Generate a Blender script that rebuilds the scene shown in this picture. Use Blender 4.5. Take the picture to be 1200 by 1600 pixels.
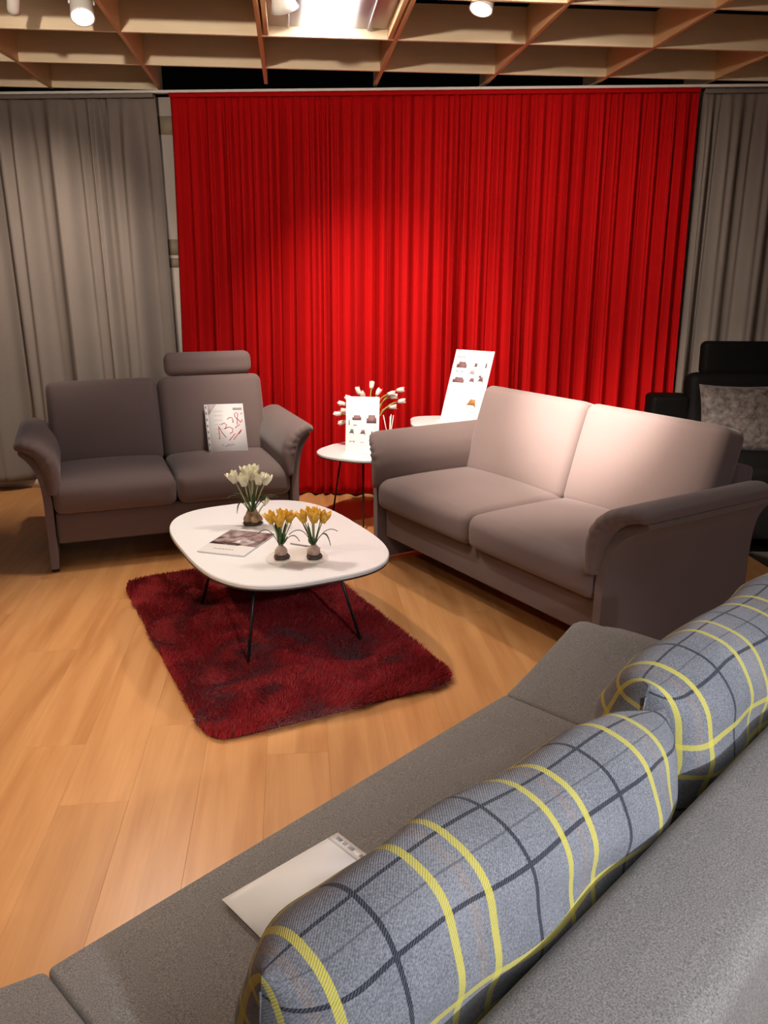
import bpy, math, random
import numpy as np
from mathutils import Vector, Matrix
for o in list(bpy.data.objects): bpy.data.objects.remove(o)
SC = bpy.context.scene; COL = SC.collection
rnd = random.Random(7); nrs = np.random.RandomState(5)
PI = math.pi; R = math.radians

# ------------------------------------------------------------------ camera
cam_d = bpy.data.cameras.new('camera'); cam = bpy.data.objects.new('camera', cam_d); COL.objects.link(cam)
cam.location = (0, 0, 1.5); cam.rotation_euler = (R(90 - 16.22), 0, 0)
cam_d.sensor_fit = 'VERTICAL'; cam_d.sensor_height = 36.0; cam_d.lens = 1280 / 1600 * 36.0
cam_d.clip_start = 0.05
SC.camera = cam

# ------------------------------------------------------------------ world, exposure
w = bpy.data.worlds.new('world'); SC.world = w; w.use_nodes = True
w.node_tree.nodes['Background'].inputs[0].default_value = (1, .93, .86, 1)
w.node_tree.nodes['Background'].inputs[1].default_value = 0.17
SC.view_settings.view_transform = 'Standard'; SC.view_settings.look = 'None'
SC.view_settings.exposure = 0.0; SC.view_settings.gamma = 1.0; SC.view_settings.use_curve_mapping = False

WARM = (1.0, .80, .60); WARM2 = (1.0, .85, .70); WHITE = (1.0, .92, .82)
TUBE_STRENGTH = 24.0
# spotlights: position, aim, watts, cone deg, blend, colour, label
SPOTS = [
 ((-1.31, 4.02, 2.57), (-.85, 2.6, 0.0), 150, 88, .9, WARM2, 'white track spotlight with glaring lamp above the grey left curtain'),
 ((-1.62, 4.05, 2.60), (-2.45, 5.6, 1.15), 210, 72, 1., WARM2, 'small white cylinder spotlight at the top left corner'),
 ((.42, 4.02, 2.60), (-.15, 3.25, .3), 80, 80, .9, WARM2, 'white track spotlight with bright oval face above the red curtain'),
 ((-.43, 4.02, 2.60), (.02, 5.4, .5), 285, 74, 1., WARM2, 'white cone spotlight hanging in front of the fluorescent ceiling panel'),
 ((-.75, 2.45, 2.62), (.92, 3.93, .92), 880, 41, 1., WARM2, 'white track spotlight above the rug turned to the two-seat sofa'),
 ((-.45, 2.45, 2.62), (1.0, 3.86, .97), 1500, 25, 1., WHITE, 'second white track spotlight above the rug with a narrow beam'),
 ((.55, 3.3, 2.62), (1.05, 5.6, 1.05), 220, 84, 1., WARM2, 'white track spotlight above the taupe sofa turned to the red curtain'),
 ((-1.9, 1.6, 2.62), (-1.15, 2.0, 0.0), 165, 84, 1., WARM, 'white track spotlight over the bare laminate floor'),
 ((-1.1, .7, 2.36), (-.45, 5.2, 3.55), 370, 86, 1., WARM2, 'added unseen spotlight near the photographer brightening the lattice beams'),  # added lamp with no known fixture, lifts the beam faces
 ((1.45, -1.55, 2.5), (.60, .70, .72), 460, 36, 1., (.84, .92, 1.0), 'added unseen cool spotlight brightening the lounge backrest'),  # added out-of-view lamp to brighten the backrest and cushions
]
# fluorescent panels in ceiling cells (column, row)
PANELS = [(2, 0), (3, -8), (4, -8), (5, -7), (4, -6)]

# ------------------------------------------------------------------ helpers
def tag(o, label=None, cat=None, group=None, kind=None):
    if label: o['label'] = label
    if cat: o['category'] = cat
    if group: o['group'] = group
    if kind: o['kind'] = kind
    return o
def thing(name, label, cat, loc=(0, 0, 0), rz=0, group=None):
    o = bpy.data.objects.new(name, None); COL.objects.link(o); o.empty_display_size = .05
    o.location = loc; o.rotation_euler = (0, 0, rz)
    return tag(o, label, cat, group)
def mesh(verts, faces, smooth=True):
    me = bpy.data.meshes.new('m'); me.from_pydata([tuple(map(float, v)) for v in verts], [], faces); me.update()
    if smooth: me.polygons.foreach_set('use_smooth', [True] * len(me.polygons))
    return me
def obj(name, me, mat=None, parent=None, loc=None, rot=None):
    if isinstance(me, tuple): me = mesh(*me)
    o = bpy.data.objects.new(name, me); COL.objects.link(o)
    if mat is not None:
        if not me.materials: me.materials.append(mat)
    if parent is not None: o.parent = parent
    if loc is not None: o.location = loc
    if rot is not None: o.rotation_euler = rot
    return o
def merge(*parts):
    V, F = [], []
    for v, f in parts:
        k = len(V); V += list(v); F += [tuple(i + k for i in q) for q in f]
    return V, F
def xf(vf, M):
    return [tuple(M @ Vector(v)) for v in vf[0]], vf[1]
def box(x0, x1, y0, y1, z0, z1):
    V = [(x, y, z) for x in (x0, x1) for y in (y0, y1) for z in (z0, z1)]
    return V, [(0, 1, 3, 2), (4, 6, 7, 5), (0, 4, 5, 1), (2, 3, 7, 6), (0, 2, 6, 4), (1, 5, 7, 3)]
def ticks(h, r, k, m):
    a = [-h + r * (1 - math.cos(PI / 2 * i / k)) for i in range(k)] if r > 0 else [-h]
    inner = [-(h - r) + 2 * (h - r) * i / m for i in range(m + 1)]
    if r <= 0: return inner
    return a + inner + [-x for x in reversed(a)]
def rbox(hx, hy, hz, r=.03, k=4, m=8, fn=None, c=(0, 0, 0)):
    r = min(r, hx, hy, hz)
    T = [ticks(h, r, k, m) for h in (hx, hy, hz)]; H = (hx, hy, hz)
    V = []; idx = {}; F = []
    def vid(i, j, l):
        key = (i, j, l)
        if key not in idx:
            p = [T[0][i], T[1][j], T[2][l]]
            q = [max(-(H[a] - r), min(H[a] - r, p[a])) for a in range(3)]
            d = [p[a] - q[a] for a in range(3)]; n = math.sqrt(sum(x * x for x in d))
            if n > 1e-9: p = [q[a] + d[a] / n * r for a in range(3)]
            if fn: p = fn(*p)
            idx[key] = len(V); V.append((p[0] + c[0], p[1] + c[1], p[2] + c[2]))
        return idx[key]
    n = [len(t) - 1 for t in T]
    for ax in range(3):
        a, b = [x for x in range(3) if x != ax]
        for side in (0, n[ax]):
            for i in range(n[a]):
                for j in range(n[b]):
                    q = []
                    for di, dj in ((0, 0), (1, 0), (1, 1), (0, 1)):
                        t = [0, 0, 0]; t[ax] = side; t[a] = i + di; t[b] = j + dj; q.append(vid(*t))
                    flip = (side == 0) ^ (ax == 1)
                    F.append(tuple(reversed(q)) if flip else tuple(q))
    return V, F
def tube(pts, rad, seg=8, cap=True):
    pts = [Vector(p) for p in pts]; V = []; F = []
    up = Vector((0, 0, 1)); prev = None
    for i, p in enumerate(pts):
        t = (pts[min(i + 1, len(pts) - 1)] - pts[max(i - 1, 0)]).normalized()
        if prev is None:
            a = t.cross(up if abs(t.z) < .9 else Vector((1, 0, 0))).normalized()
        else:
            a = (prev - t * prev.dot(t)).normalized()
        prev = a; b = t.cross(a)
        rr = rad[i] if isinstance(rad, (list, tuple)) else rad
        for s in range(seg):
            th = 2 * PI * s / seg; V.append(tuple(p + a * (rr * math.cos(th)) + b * (rr * math.sin(th))))
    for i in range(len(pts) - 1):
        for s in range(seg):
            a0 = i * seg + s; a1 = i * seg + (s + 1) % seg
            F.append((a0, a1, a1 + seg, a0 + seg))
    if cap:
        F.append(tuple(reversed(range(seg)))); k = (len(pts) - 1) * seg; F.append(tuple(range(k, k + seg)))
    return V, F
def lathe(prof, seg=24, c=(0, 0, 0)):
    V = []; F = []
    for r, z in prof:
        for s in range(seg):
            th = 2 * PI * s / seg; V.append((c[0] + r * math.cos(th), c[1] + r * math.sin(th), c[2] + z))
    for i in range(len(prof) - 1):
        for s in range(seg):
            a = i * seg + s; b = i * seg + (s + 1) % seg
            F.append((a, b, b + seg, a + seg))
    F.append(tuple(reversed(range(seg)))); k = (len(prof) - 1) * seg; F.append(tuple(range(k, k + seg)))
    return V, F
def prism(outline, z0, z1, bev=0.0):
    n = len(outline)
    cx = sum(p[0] for p in outline) / n; cy = sum(p[1] for p in outline) / n
    def ring(s, z): return [(cx + (x - cx) * s, cy + (y - cy) * s, z) for x, y in outline]
    if bev:
        rad = max(math.hypot(x - cx, y - cy) for x, y in outline); k = 1 - bev / rad
        rings = [ring(k, z0), ring(1, z0 + bev), ring(1, z1 - bev), ring(k, z1)]
    else: rings = [ring(1, z0), ring(1, z1)]
    V = [p for r_ in rings for p in r_]; F = []
    for i in range(len(rings) - 1):
        for s in range(n): F.append((i * n + s, i * n + (s + 1) % n, (i + 1) * n + (s + 1) % n, (i + 1) * n + s))
    F.append(tuple(reversed(range(n)))); k = (len(rings) - 1) * n; F.append(tuple(range(k, k + n)))
    return V, F
def superell(a, b, p, n=72):
    out = []
    for i in range(n):
        t = 2 * PI * i / n; c, s = math.cos(t), math.sin(t)
        out.append((a * math.copysign(abs(c) ** (2 / p), c), b * math.copysign(abs(s) ** (2 / p), s)))
    return out
def autosmooth(o, ang=40):
    o.data.set_sharp_from_angle(angle=R(ang)); return o

# ------------------------------------------------------------------ materials
def mat(name, col, rough=.6, metal=0, sheen=0, spec=.5, emit=None, estr=0, trans=0, ior=1.45, alpha=1, build=None):
    m = bpy.data.materials.new(name); m.use_nodes = True; b = m.node_tree.nodes['Principled BSDF']
    b.inputs['Base Color'].default_value = (*col, 1); b.inputs['Roughness'].default_value = rough
    b.inputs['Metallic'].default_value = metal; b.inputs['Specular IOR Level'].default_value = spec
    b.inputs['Sheen Weight'].default_value = sheen; b.inputs['Sheen Roughness'].default_value = .45
    b.inputs['Transmission Weight'].default_value = trans; b.inputs['IOR'].default_value = ior
    b.inputs['Alpha'].default_value = alpha
    if emit: b.inputs['Emission Color'].default_value = (*emit, 1); b.inputs['Emission Strength'].default_value = estr
    if build: build(m.node_tree, b)
    return m
class NT:
    def __init__(s, nt): s.nt = nt
    def n(s, t, **kw):
        nd = s.nt.nodes.new(t)
        for k, v in kw.items():
            if k.startswith('i_'):
                key = k[2:]; key = int(key) if key.isdigit() else key.replace('_', ' ')
                if hasattr(v, 'is_output') or isinstance(v, bpy.types.NodeSocket): s.nt.links.new(v, nd.inputs[key])
                else: nd.inputs[key].default_value = v
            else: setattr(nd, k, v)
        return nd
    def math(s, op, a, b=0.0):
        nd = s.nt.nodes.new('ShaderNodeMath'); nd.operation = op
        for i, v in enumerate((a, b)):
            if isinstance(v, bpy.types.NodeSocket): s.nt.links.new(v, nd.inputs[i])
            else: nd.inputs[i].default_value = v
        return nd.outputs[0]
    def mix(s, f, a, b):
        nd = s.nt.nodes.new('ShaderNodeMix'); nd.data_type = 'RGBA'
        for i, v in ((0, f), (6, a), (7, b)):
            if isinstance(v, bpy.types.NodeSocket): s.nt.links.new(v, nd.inputs[i])
            else: nd.inputs[i].default_value = v if i == 0 else (*v, 1)
        return nd.outputs[2]
    def link(s, a, b): s.nt.links.new(a, b)
def fabric(col, col2, scale=900, var=.5, bump=.12, blot=5, blotamt=.25, dist=.002, coord='Object'):
    def build(nt, b):
        t = NT(nt); tc = t.n('ShaderNodeTexCoord')
        n1 = t.n('ShaderNodeTexNoise', i_Vector=tc.outputs[coord], i_Scale=scale, i_Detail=2.0)
        n2 = t.n('ShaderNodeTexNoise', i_Vector=tc.outputs[coord], i_Scale=blot, i_Detail=3.0)
        f = t.math('ADD', t.math('MULTIPLY', t.math('SUBTRACT', n1.outputs[0], .5), var * 4), .5)
        f = t.math('ADD', f, t.math('MULTIPLY', t.math('SUBTRACT', n2.outputs[0], .5), blotamt * 2))
        cl = t.n('ShaderNodeClamp', i_0=f)
        t.link(t.mix(cl.outputs[0], col, col2), b.inputs['Base Color'])
        bp = t.n('ShaderNodeBump', i_Strength=bump, i_Distance=dist, i_Height=n1.outputs[0])
        t.link(bp.outputs[0], b.inputs['Normal'])
    return build
M = {}
M['red'] = mat('red_curtain_cloth', (.5, .008, .01), .9, sheen=.0, spec=.1, build=fabric((.36, .003, .0035), (.47, .005, .006), 500, .3, .1, 2, .3))
M['grey'] = mat('grey_curtain_cloth', (.2, .17, .15), .85, sheen=.0, spec=.1, build=fabric((.15, .125, .112), (.25, .21, .185), 500, .3, .1, 2, .3))
M['taupe'] = mat('taupe_sofa_cloth', (.2, .14, .135), .9, sheen=.25, spec=.1, build=fabric((.147, .105, .10), (.21, .154, .147), 700, .3, .12, 6, .15))
M['lounge'] = mat('grey_brown_melange_cloth', (.2, .17, .15), .92, sheen=.1, spec=.1, build=fabric((.125, .112, .108), (.33, .30, .285), 430, .55, .35, 12, .1, .003))
M['leather'] = mat('black_leather', (.012, .011, .011), .6, spec=.05, build=fabric((.002, .0018, .0018), (.005, .0045, .0045), 300, .3, .1))
M['velvet'] = mat('crushed_velvet', (.15, .125, .115), .7, sheen=.1, spec=.2, build=fabric((.018, .014, .013), (.085, .068, .062), 34, .55, .4, 30, .3, .006))
M['table'] = mat('white_lacquer', (.74, .725, .735), .35)
M['steel'] = mat('dark_steel', (.05, .05, .052), .35, metal=.8)
M['steelrim'] = mat('dark_rim', (.03, .03, .032), .5)
M['paper'] = mat('white_paper', (.91, .89, .90), .55)
M['paperpink'] = mat('printed_corner', (.62, .52, .52), .55)
M['film'] = mat('clear_plastic_film', (.95, .95, .95), .22, trans=.6, alpha=.05, spec=.25)
M['strip'] = mat('translucent_punched_strip', (.72, .69, .68), .25)
M['inkred'] = mat('red_marker_ink', (.5, .02, .03), .5)
M['inkgrey'] = mat('grey_print', (.16, .13, .13), .6)
M['inkmauve'] = mat('mauve_print', (.22, .12, .13), .6)
M['inkpale'] = mat('pale_print', (.45, .38, .37), .6)
M['inkorange'] = mat('orange_print', (.42, .2, .07), .6)
M['white'] = mat('white_paint', (.8, .77, .73), .5)
M['wallm'] = mat('off_white_wall', (.62, .55, .5), .8)
M['black'] = mat('black_ceiling', (.006, .005, .005), .95, spec=0)
M['alu'] = mat('brushed_panel', (.42, .38, .36), .4, metal=.5)
M['tube'] = mat('fluorescent_strip', (1, 1, 1), .5, emit=(.93, .96, 1.0), estr=TUBE_STRENGTH)
M['lamp'] = mat('lamp_face', (1, 1, 1), .5, emit=(1, .86, .7), estr=60)
M['dim'] = mat('dark_socket', (.02, .02, .02), .6)
M['leaf'] = mat('crocus_leaf', (.03, .07, .018), .5, build=fabric((.022, .055, .016), (.06, .12, .03), 60, .4, .1))
M['stem'] = mat('pale_green_stem', (.42, .48, .24), .5)
M['bulb'] = mat('bulb_skin', (.45, .3, .24), .6, build=fabric((.36, .22, .17), (.6, .45, .38), 40, .5, .3, 30, .3))
M['bulbb'] = mat('brown_bulb_skin', (.4, .25, .14), .6, build=fabric((.3, .17, .08), (.52, .36, .22), 40, .5, .3, 30, .3))
M['soil'] = mat('dark_soil', (.07, .045, .035), .95, build=fabric((.035, .022, .017), (.13, .085, .065), 150, .6, .8, 40, .3, .004))
M['yellow'] = mat('yellow_petal', (.82, .48, .03), .5, sheen=.1, build=fabric((.75, .36, .02), (.88, .6, .09), 40, .5, .1, 20, .4))
M['cream'] = mat('cream_petal', (.85, .82, .62), .5, build=fabric((.8, .76, .5), (.9, .88, .75), 40, .5, .1, 20, .4))
M['tulipw'] = mat('white_tulip_petal', (.85, .72, .66), .5)
M['tulips'] = mat('tulip_stem_green', (.3, .32, .07), .5)
M['glass'] = mat('clear_glass', (.8, .72, .62), .15, alpha=.22, spec=.3)
M['vase'] = mat('white_ceramic', (.82, .8, .77), .3)
M['stick'] = mat('white_reed', (.85, .75, .62), .6)
M['rubber'] = mat('black_plastic', (.015, .015, .015), .5)
M['cover'] = mat('catalogue_cover', (.7, .66, .65), .3)
M['rugbase'] = mat('rug_backing', (.09, .004, .006), .95)
def wood(nt, b):
    t = NT(nt); tc = t.n('ShaderNodeTexCoord'); oi = t.n('ShaderNodeObjectInfo')
    off = t.n('ShaderNodeCombineXYZ', i_0=t.math('MULTIPLY', oi.outputs['Random'], 37.), i_1=t.math('MULTIPLY', oi.outputs['Random'], 91.), i_2=0.)
    v = t.n('ShaderNodeVectorMath', operation='ADD', i_0=tc.outputs['Object'], i_1=off.outputs[0])
    mp = t.n('ShaderNodeMapping', i_Vector=v.outputs[0], i_Scale=(9., .75, 1.))
    n1 = t.n('ShaderNodeTexNoise', i_Vector=mp.outputs[0], i_Scale=1.6, i_Detail=4.0, i_Distortion=.4)
    mp2 = t.n('ShaderNodeMapping', i_Vector=v.outputs[0], i_Scale=(120., 3., 1.))
    n2 = t.n('ShaderNodeTexNoise', i_Vector=mp2.outputs[0], i_Scale=1.0, i_Detail=3.0)
    rp = t.n('ShaderNodeValToRGB', i_0=n1.outputs[0])
    e = rp.color_ramp.elements; e[0].position = .3; e[0].color = (.47, .20, .065, 1); e[1].position = .6; e[1].color = (.60, .29, .11, 1)
    f = t.math('ADD', t.math('MULTIPLY', oi.outputs['Random'], .08), t.math('ADD', .86, t.math('MULTIPLY', n2.outputs[0], .16)))
    mul = t.n('ShaderNodeVectorMath', operation='SCALE', i_0=rp.outputs[0]); t.link(f, mul.inputs[3])
    t.link(mul.outputs[0], b.inputs['Base Color'])
M['floor'] = mat('beech_laminate', (.6, .32, .13), .34, spec=.45, build=wood)
def ply(nt, b):
    t = NT(nt); tc = t.n('ShaderNodeTexCoord')
    mp = t.n('ShaderNodeMapping', i_Vector=tc.outputs['Object'], i_Scale=(1.2, 1.2, 30.))
    n1 = t.n('ShaderNodeTexNoise', i_Vector=mp.outputs[0], i_Scale=3., i_Detail=3.)
    t.link(t.mix(n1.outputs[0], (.74, .60, .41), (.87, .72, .50)), b.inputs['Base Color'])
M['ply'] = mat('pale_plywood', (.6, .45, .28), .6, build=ply)
M['plyc'] = mat('warm_lit_plywood', (.72, .46, .22), .6, build=lambda nt, b: None)  # depth beams: warm light on their sides put into the wood colour
def rugm(nt, b):
    t = NT(nt); tc = t.n('ShaderNodeTexCoord')
    n1 = t.n('ShaderNodeTexNoise', i_Vector=tc.outputs['Object'], i_Scale=170., i_Detail=2.)
    t.link(t.mix(n1.outputs[0], (.18, .0035, .006), (.47, .010, .015)), b.inputs['Base Color'])
M['rug'] = mat('dark_red_shag', (.2, .005, .008), .5, sheen=.2, spec=.3, build=rugm)
def plaid(nt, b):
    t = NT(nt); uv = t.n('ShaderNodeUVMap'); s = t.n('ShaderNodeSeparateXYZ', i_0=uv.outputs[0]); U, W_ = s.outputs[0], s.outputs[1]
    tc = t.n('ShaderNodeTexCoord')
    P = .212
    def band(x, c, hw, per=P):
        d = t.math('SUBTRACT', t.math('MODULO', t.math('ADD', t.math('SUBTRACT', x, c), 100 * per + per / 2), per), per / 2)
        return t.math('LESS_THAN', t.math('ABSOLUTE', d), hw)
    def one(x, c, hw): return t.math('LESS_THAN', t.math('ABSOLUTE', t.math('SUBTRACT', x, c)), hw)
    def mx(*a):
        r = a[0]
        for q in a[1:]: r = t.math('MAXIMUM', r, q)
        return r
    yU = mx(band(U, .03, .0055), band(U, -.03, .0055)); dU = band(U, P / 2, .0032); oU = band(U, .006, .007)
    PW = .32
    yW = mx(band(W_, .145, .0055, PW), band(W_, .208, .0055, PW)); dW = mx(band(W_, -.04, .0026, PW), band(W_, .045, .0030, PW)); fW = band(W_, .002, .0014, PW)
    # twill: diagonal hatch decides whether the warp or weft shows
    tw = t.math('GREATER_THAN', t.math('SINE', t.math('MULTIPLY', t.math('ADD', U, W_), 1500.)), -.35)
    tw2 = t.math('GREATER_THAN', t.math('SINE', t.math('MULTIPLY', t.math('ADD', U, W_), 1500.)), .1)
    n1 = t.n('ShaderNodeTexNoise', i_Vector=tc.outputs['Object'], i_Scale=420., i_Detail=2.)
    n2 = t.n('ShaderNodeTexNoise', i_Vector=tc.outputs['Object'], i_Scale=9., i_Detail=2.)
    f = t.math('ADD', t.math('MULTIPLY', t.math('SUBTRACT', n1.outputs[0], .5), 2.2), t.math('ADD', .35, t.math('MULTIPLY', t.math('SUBTRACT', n2.outputs[0], .5), .9)))
    f = t.math('ADD', f, t.math('MULTIPLY', tw, .18))
    cl = t.n('ShaderNodeClamp', i_0=f)
    c = t.mix(cl.outputs[0], (.14, .139, .155), (.34, .337, .37))
    c = t.mix(t.math('MULTIPLY', oU, t.math('MULTIPLY', tw2, .3)), c, (.5, .27, .12))
    c = t.mix(t.math('MULTIPLY', fW, .5), c, (.06, .06, .08))
    c = t.mix(t.math('MULTIPLY', mx(dU, dW), t.math('ADD', .5, t.math('MULTIPLY', tw, .45))), c, (.016, .018, .03))
    both = t.math('MULTIPLY', yU, yW)
    yy = t.math('MULTIPLY', mx(yU, yW), t.math('ADD', .45, t.math('MULTIPLY', tw, .5)))
    c = t.mix(mx(yy, both), c, (.72, .60, .10))
    t.link(c, b.inputs['Base Color'])
    hgt = t.math('ADD', t.math('MULTIPLY', t.math('SINE', t.math('MULTIPLY', t.math('ADD', U, W_), 1500.)), .35), n1.outputs[0])
    bp = t.n('ShaderNodeBump', i_Strength=.35, i_Distance=.002, i_Height=hgt); t.link(bp.outputs[0], b.inputs['Normal'])
M['plaid'] = mat('grey_plaid_wool', (.3, .3, .32), .85, sheen=.15, spec=.15, build=plaid)

# ------------------------------------------------------------------ room shell
GY = .1088; ge = Vector((math.cos(GY), math.sin(GY), 0)); gn = Vector((-math.sin(GY), math.cos(GY), 0))
fl = tag(obj('floor', box(-6, 6, -4.5, 9, -.05, -.012), mat('dark_subfloor', (.05, .03, .015), .9)), kind='structure')
PW_, PL_ = .2, 1.29
plank_me = mesh(*rbox(PW_ / 2 - .00008, PL_ / 2 - .00008, .006, .0006, 1, 1), smooth=False); plank_me.materials.append(M['floor'])
for i in range(-16, 16):
    gx = -.725 + PW_ * (i + .5); shift = (2.16 + [0, .42, .86, .2, .64, 1.07, .33][i % 7]) % PL_
    for j in range(-1, 5):
        gy = shift + (j + .5) * PL_
        p = ge * gx + gn * gy
        if not (-3.2 < p.x < 2.75 and .2 < p.y < 6.2): continue
        o = obj('plank', plank_me, None, fl, (p.x, p.y, -.006), (0, 0, GY))
rest = []   # the rest of the floor outside the view
rest.append(box(-6, 6, -4.5, .0, -.012, -.001)); rest.append(box(-6, -2.6, 0, 9, -.012, -.0015)); rest.append(box(2.4, 6, 0, 9, -.012, -.0015)); rest.append(box(-2.6, 2.4, 5.62, 9, -.012, -.0015))
tag(obj('plank_field', merge(*rest), M['floor'], fl), kind='stuff')

CY = -.0485  # curtain line turned slightly: nearer on the right
cdir = Vector((math.cos(CY), math.sin(CY), 0)); cnor = Vector((-math.sin(CY), math.cos(CY), 0)); C0 = Vector((0, 5.585, 0))
def cpt(x, off=0.0, z=0.0): return C0 + cdir * x + cnor * off + Vector((0, 0, z))
wb = obj('wall_back', box(-5, 5, .10, .22, 0, 2.58), M['wallm'], None, C0, (0, 0, CY)); tag(wb, kind='structure')
bb = obj('baseboard_back', box(-5, 5, .084, .0995, 0, .075), M['white'], None, C0, (0, 0, CY)); tag(bb, kind='structure')
# brown patches of tape left on the wall strip between the curtains
for k, (z0, z1, xa, xb) in enumerate([(2.36, 2.47, -1.47, -1.33), (1.62, 1.72, -1.46, -1.36), (1.54, 1.60, -1.46, -1.36)]):
    obj('tape_patch', box(xa, xb, .097, .0995, z0, z1), mat('tape_brown', (.3, .24, .17), .7) if k == 0 else bpy.data.materials['tape_brown'], wb)
tag(obj('wall_left', box(-4.6, -4.5, -4.5, 9, 0, 3.4), M['wallm']), kind='structure')
tag(obj('wall_right', box(4.5, 4.6, -4.5, 9, 0, 3.4), M['wallm']), kind='structure')

ceil = tag(obj('ceiling', box(-6, 6, -4.5, 14, 3.4, 3.5), M['black']), kind='structure')
ZC = 2.62; BH = .165; BT = .022; SX = .673; OX = -1.462; OY = 4.558; DY = .656
def gpt(gx, gy, z=0): return ge * gx + gn * gy + Vector((0, 0, z))
yb = OY + 1.62 * DY
for i in range(-4, 10):
    gx = OX + i * SX; y1 = (OY + 2.05 * DY) if i <= 1 else yb; y0 = OY - 12 * DY
    L = y1 - y0; p = gpt(gx, (y0 + y1) / 2, ZC + BH / 2)
    o = obj('beam', rbox(BT / 2, L / 2, BH / 2, .001, 1, 1), M['plyc'], ceil, p, (0, 0, GY))
for r in range(-11, 4):
    gy = OY + (r - 1) * DY
    for i in range(-4, 9):
        if r == 3 and i >= 1: continue
        p = gpt(OX + (i + .5) * SX, gy, ZC + BH / 2)
        obj('cross_beam', rbox((SX - BT) / 2, BT / 2, BH / 2, .001, 1, 1), M['ply'], ceil, p, (0, 0, GY))

# curtains ---------------------------------------------------------------
def curtain(name, x0t, x1t, x0b, x1b, ztop, zbot, nf, amp, seed, m, label, off=0.0, header=.07, bulge=.0):
    rs = np.random.RandomState(seed)
    nx = nf * 26; nz = 48
    ph = np.cumsum(rs.uniform(.55, 1.5, nf)); ph = np.concatenate([[0], ph]) / ph.sum() if False else np.concatenate([[0], ph]) / ph[-1]
    u = np.linspace(0, 1, nx + 1)
    phase = np.interp(u, ph, np.arange(nf + 1)) * 2 * PI
    ai = np.interp(u, ph, rs.uniform(.55, 1.25, nf + 1)); a2 = np.interp(u, ph, rs.uniform(-.35, .35, nf + 1))
    wob = np.interp(u, np.linspace(0, 1, nf // 2 + 2), rs.uniform(-1, 1, nf // 2 + 2))
    V = []; F = []
    for j in range(nz + 1):
        t = j / nz; z = ztop + (zbot - ztop) * t
        d = (ztop - z)
        k = .32 + .68 * min(1, d / .35) ** .8; k *= .85 + .35 * t
        if d < header: k *= .7
        dr = np.sign(np.sin(phase)) * np.abs(np.sin(phase)) ** .8 * ai + a2 * np.sin(2 * phase + 1.3) + .2 * np.sin(phase * .5 + 2 * t) + (.55 * (1 - t) ** 2 + .12) * np.sin(3 * phase + a2 * 6) * (.6 + a2)
        y = -amp * k * dr + off - bulge * t ** 2 * .5
        xa = x0t + (x0b - x0t) * t ** 1.3; xb = x1t + (x1b - x1t) * t ** 1.3
        x = xa + (xb - xa) * u + wob * .012 * t * np.sin(u * PI) + .25 * amp * k * np.sin(2 * phase) * .5
        zz = z + (.006 * np.sin(phase) if j == nz else 0)
        for q in range(nx + 1):
            p = cpt(x[q], y[q]); V.append((p.x, p.y, float(zz if np.isscalar(zz) else zz[q])))
    for j in range(nz):
        for q in range(nx):
            a = j * (nx + 1) + q; F.append((a, a + nx + 1, a + nx + 2, a + 1))
    t_ = thing(name, label, 'curtain', tuple(cpt((x0b + x1b) / 2)))
    o = obj('drape', (V, F), m, t_); o.matrix_parent_inverse = Matrix.Translation(-t_.location)
    s = o.modifiers.new('s', 'SOLIDIFY'); s.thickness = .003
    # gathered heading tape along the top
    hv = []; hf = []
    n2 = 120
    for j, zz in enumerate((ztop + .004, ztop - .022)):
        for yy in (-amp * .55 + off - .004, -amp * .55 + off + .004):
            for q in range(n2 + 1):
                p = cpt(x0t + (x1t - x0t) * q / n2, yy + .003 * math.sin(q * 2.1)); hv.append((p.x, p.y, zz))
    N = n2 + 1
    for q in range(n2):
        hf += [(q, q + 1, q + 1 + 2 * N, q + 2 * N), (q + N + 1, q + N, q + 3 * N, q + 3 * N + 1), (q + 1, q, q + N, q + N + 1), (q + 2 * N, q + 2 * N + 1, q + 3 * N + 1, q + 3 * N)]
    h = obj('heading_tape', (hv, hf), m, t_); h.matrix_parent_inverse = Matrix.Translation(-t_.location)
    return t_
curtain('curtain', -4.3, -1.437, -4.3, -1.418, 2.575, .075, 13, .066, 11, M['grey'], 'grey curtain hanging in deep folds behind the small left sofa', -.005)
curtain('curtain', -1.345, 1.925, -1.397, 1.94, 2.58, .012, 34, .040, 23, M['red'], 'wide bright red curtain in the middle of the back wall', .012, bulge=.05)
curtain('curtain', 1.955, 4.3, 1.955, 4.3, 2.575, .04, 15, .045, 31, M['grey'], 'grey curtain at right behind the black leather sofa', .03)
rail = thing('curtain_rail', 'thin white curtain rail running along the top of all curtains', 'curtain rail', tuple(cpt(0, .02, 2.585)), CY)
obj('track', rbox(4.3, .022, .008, .003, 1, 2, c=(0, 0, .010)), M['white'], rail)
for s in (-1, 1): obj('end_cap', rbox(.012, .028, .016, .004, 2, 1, c=(s * 4.31, 0, .014)), M['white'], rail)

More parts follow.
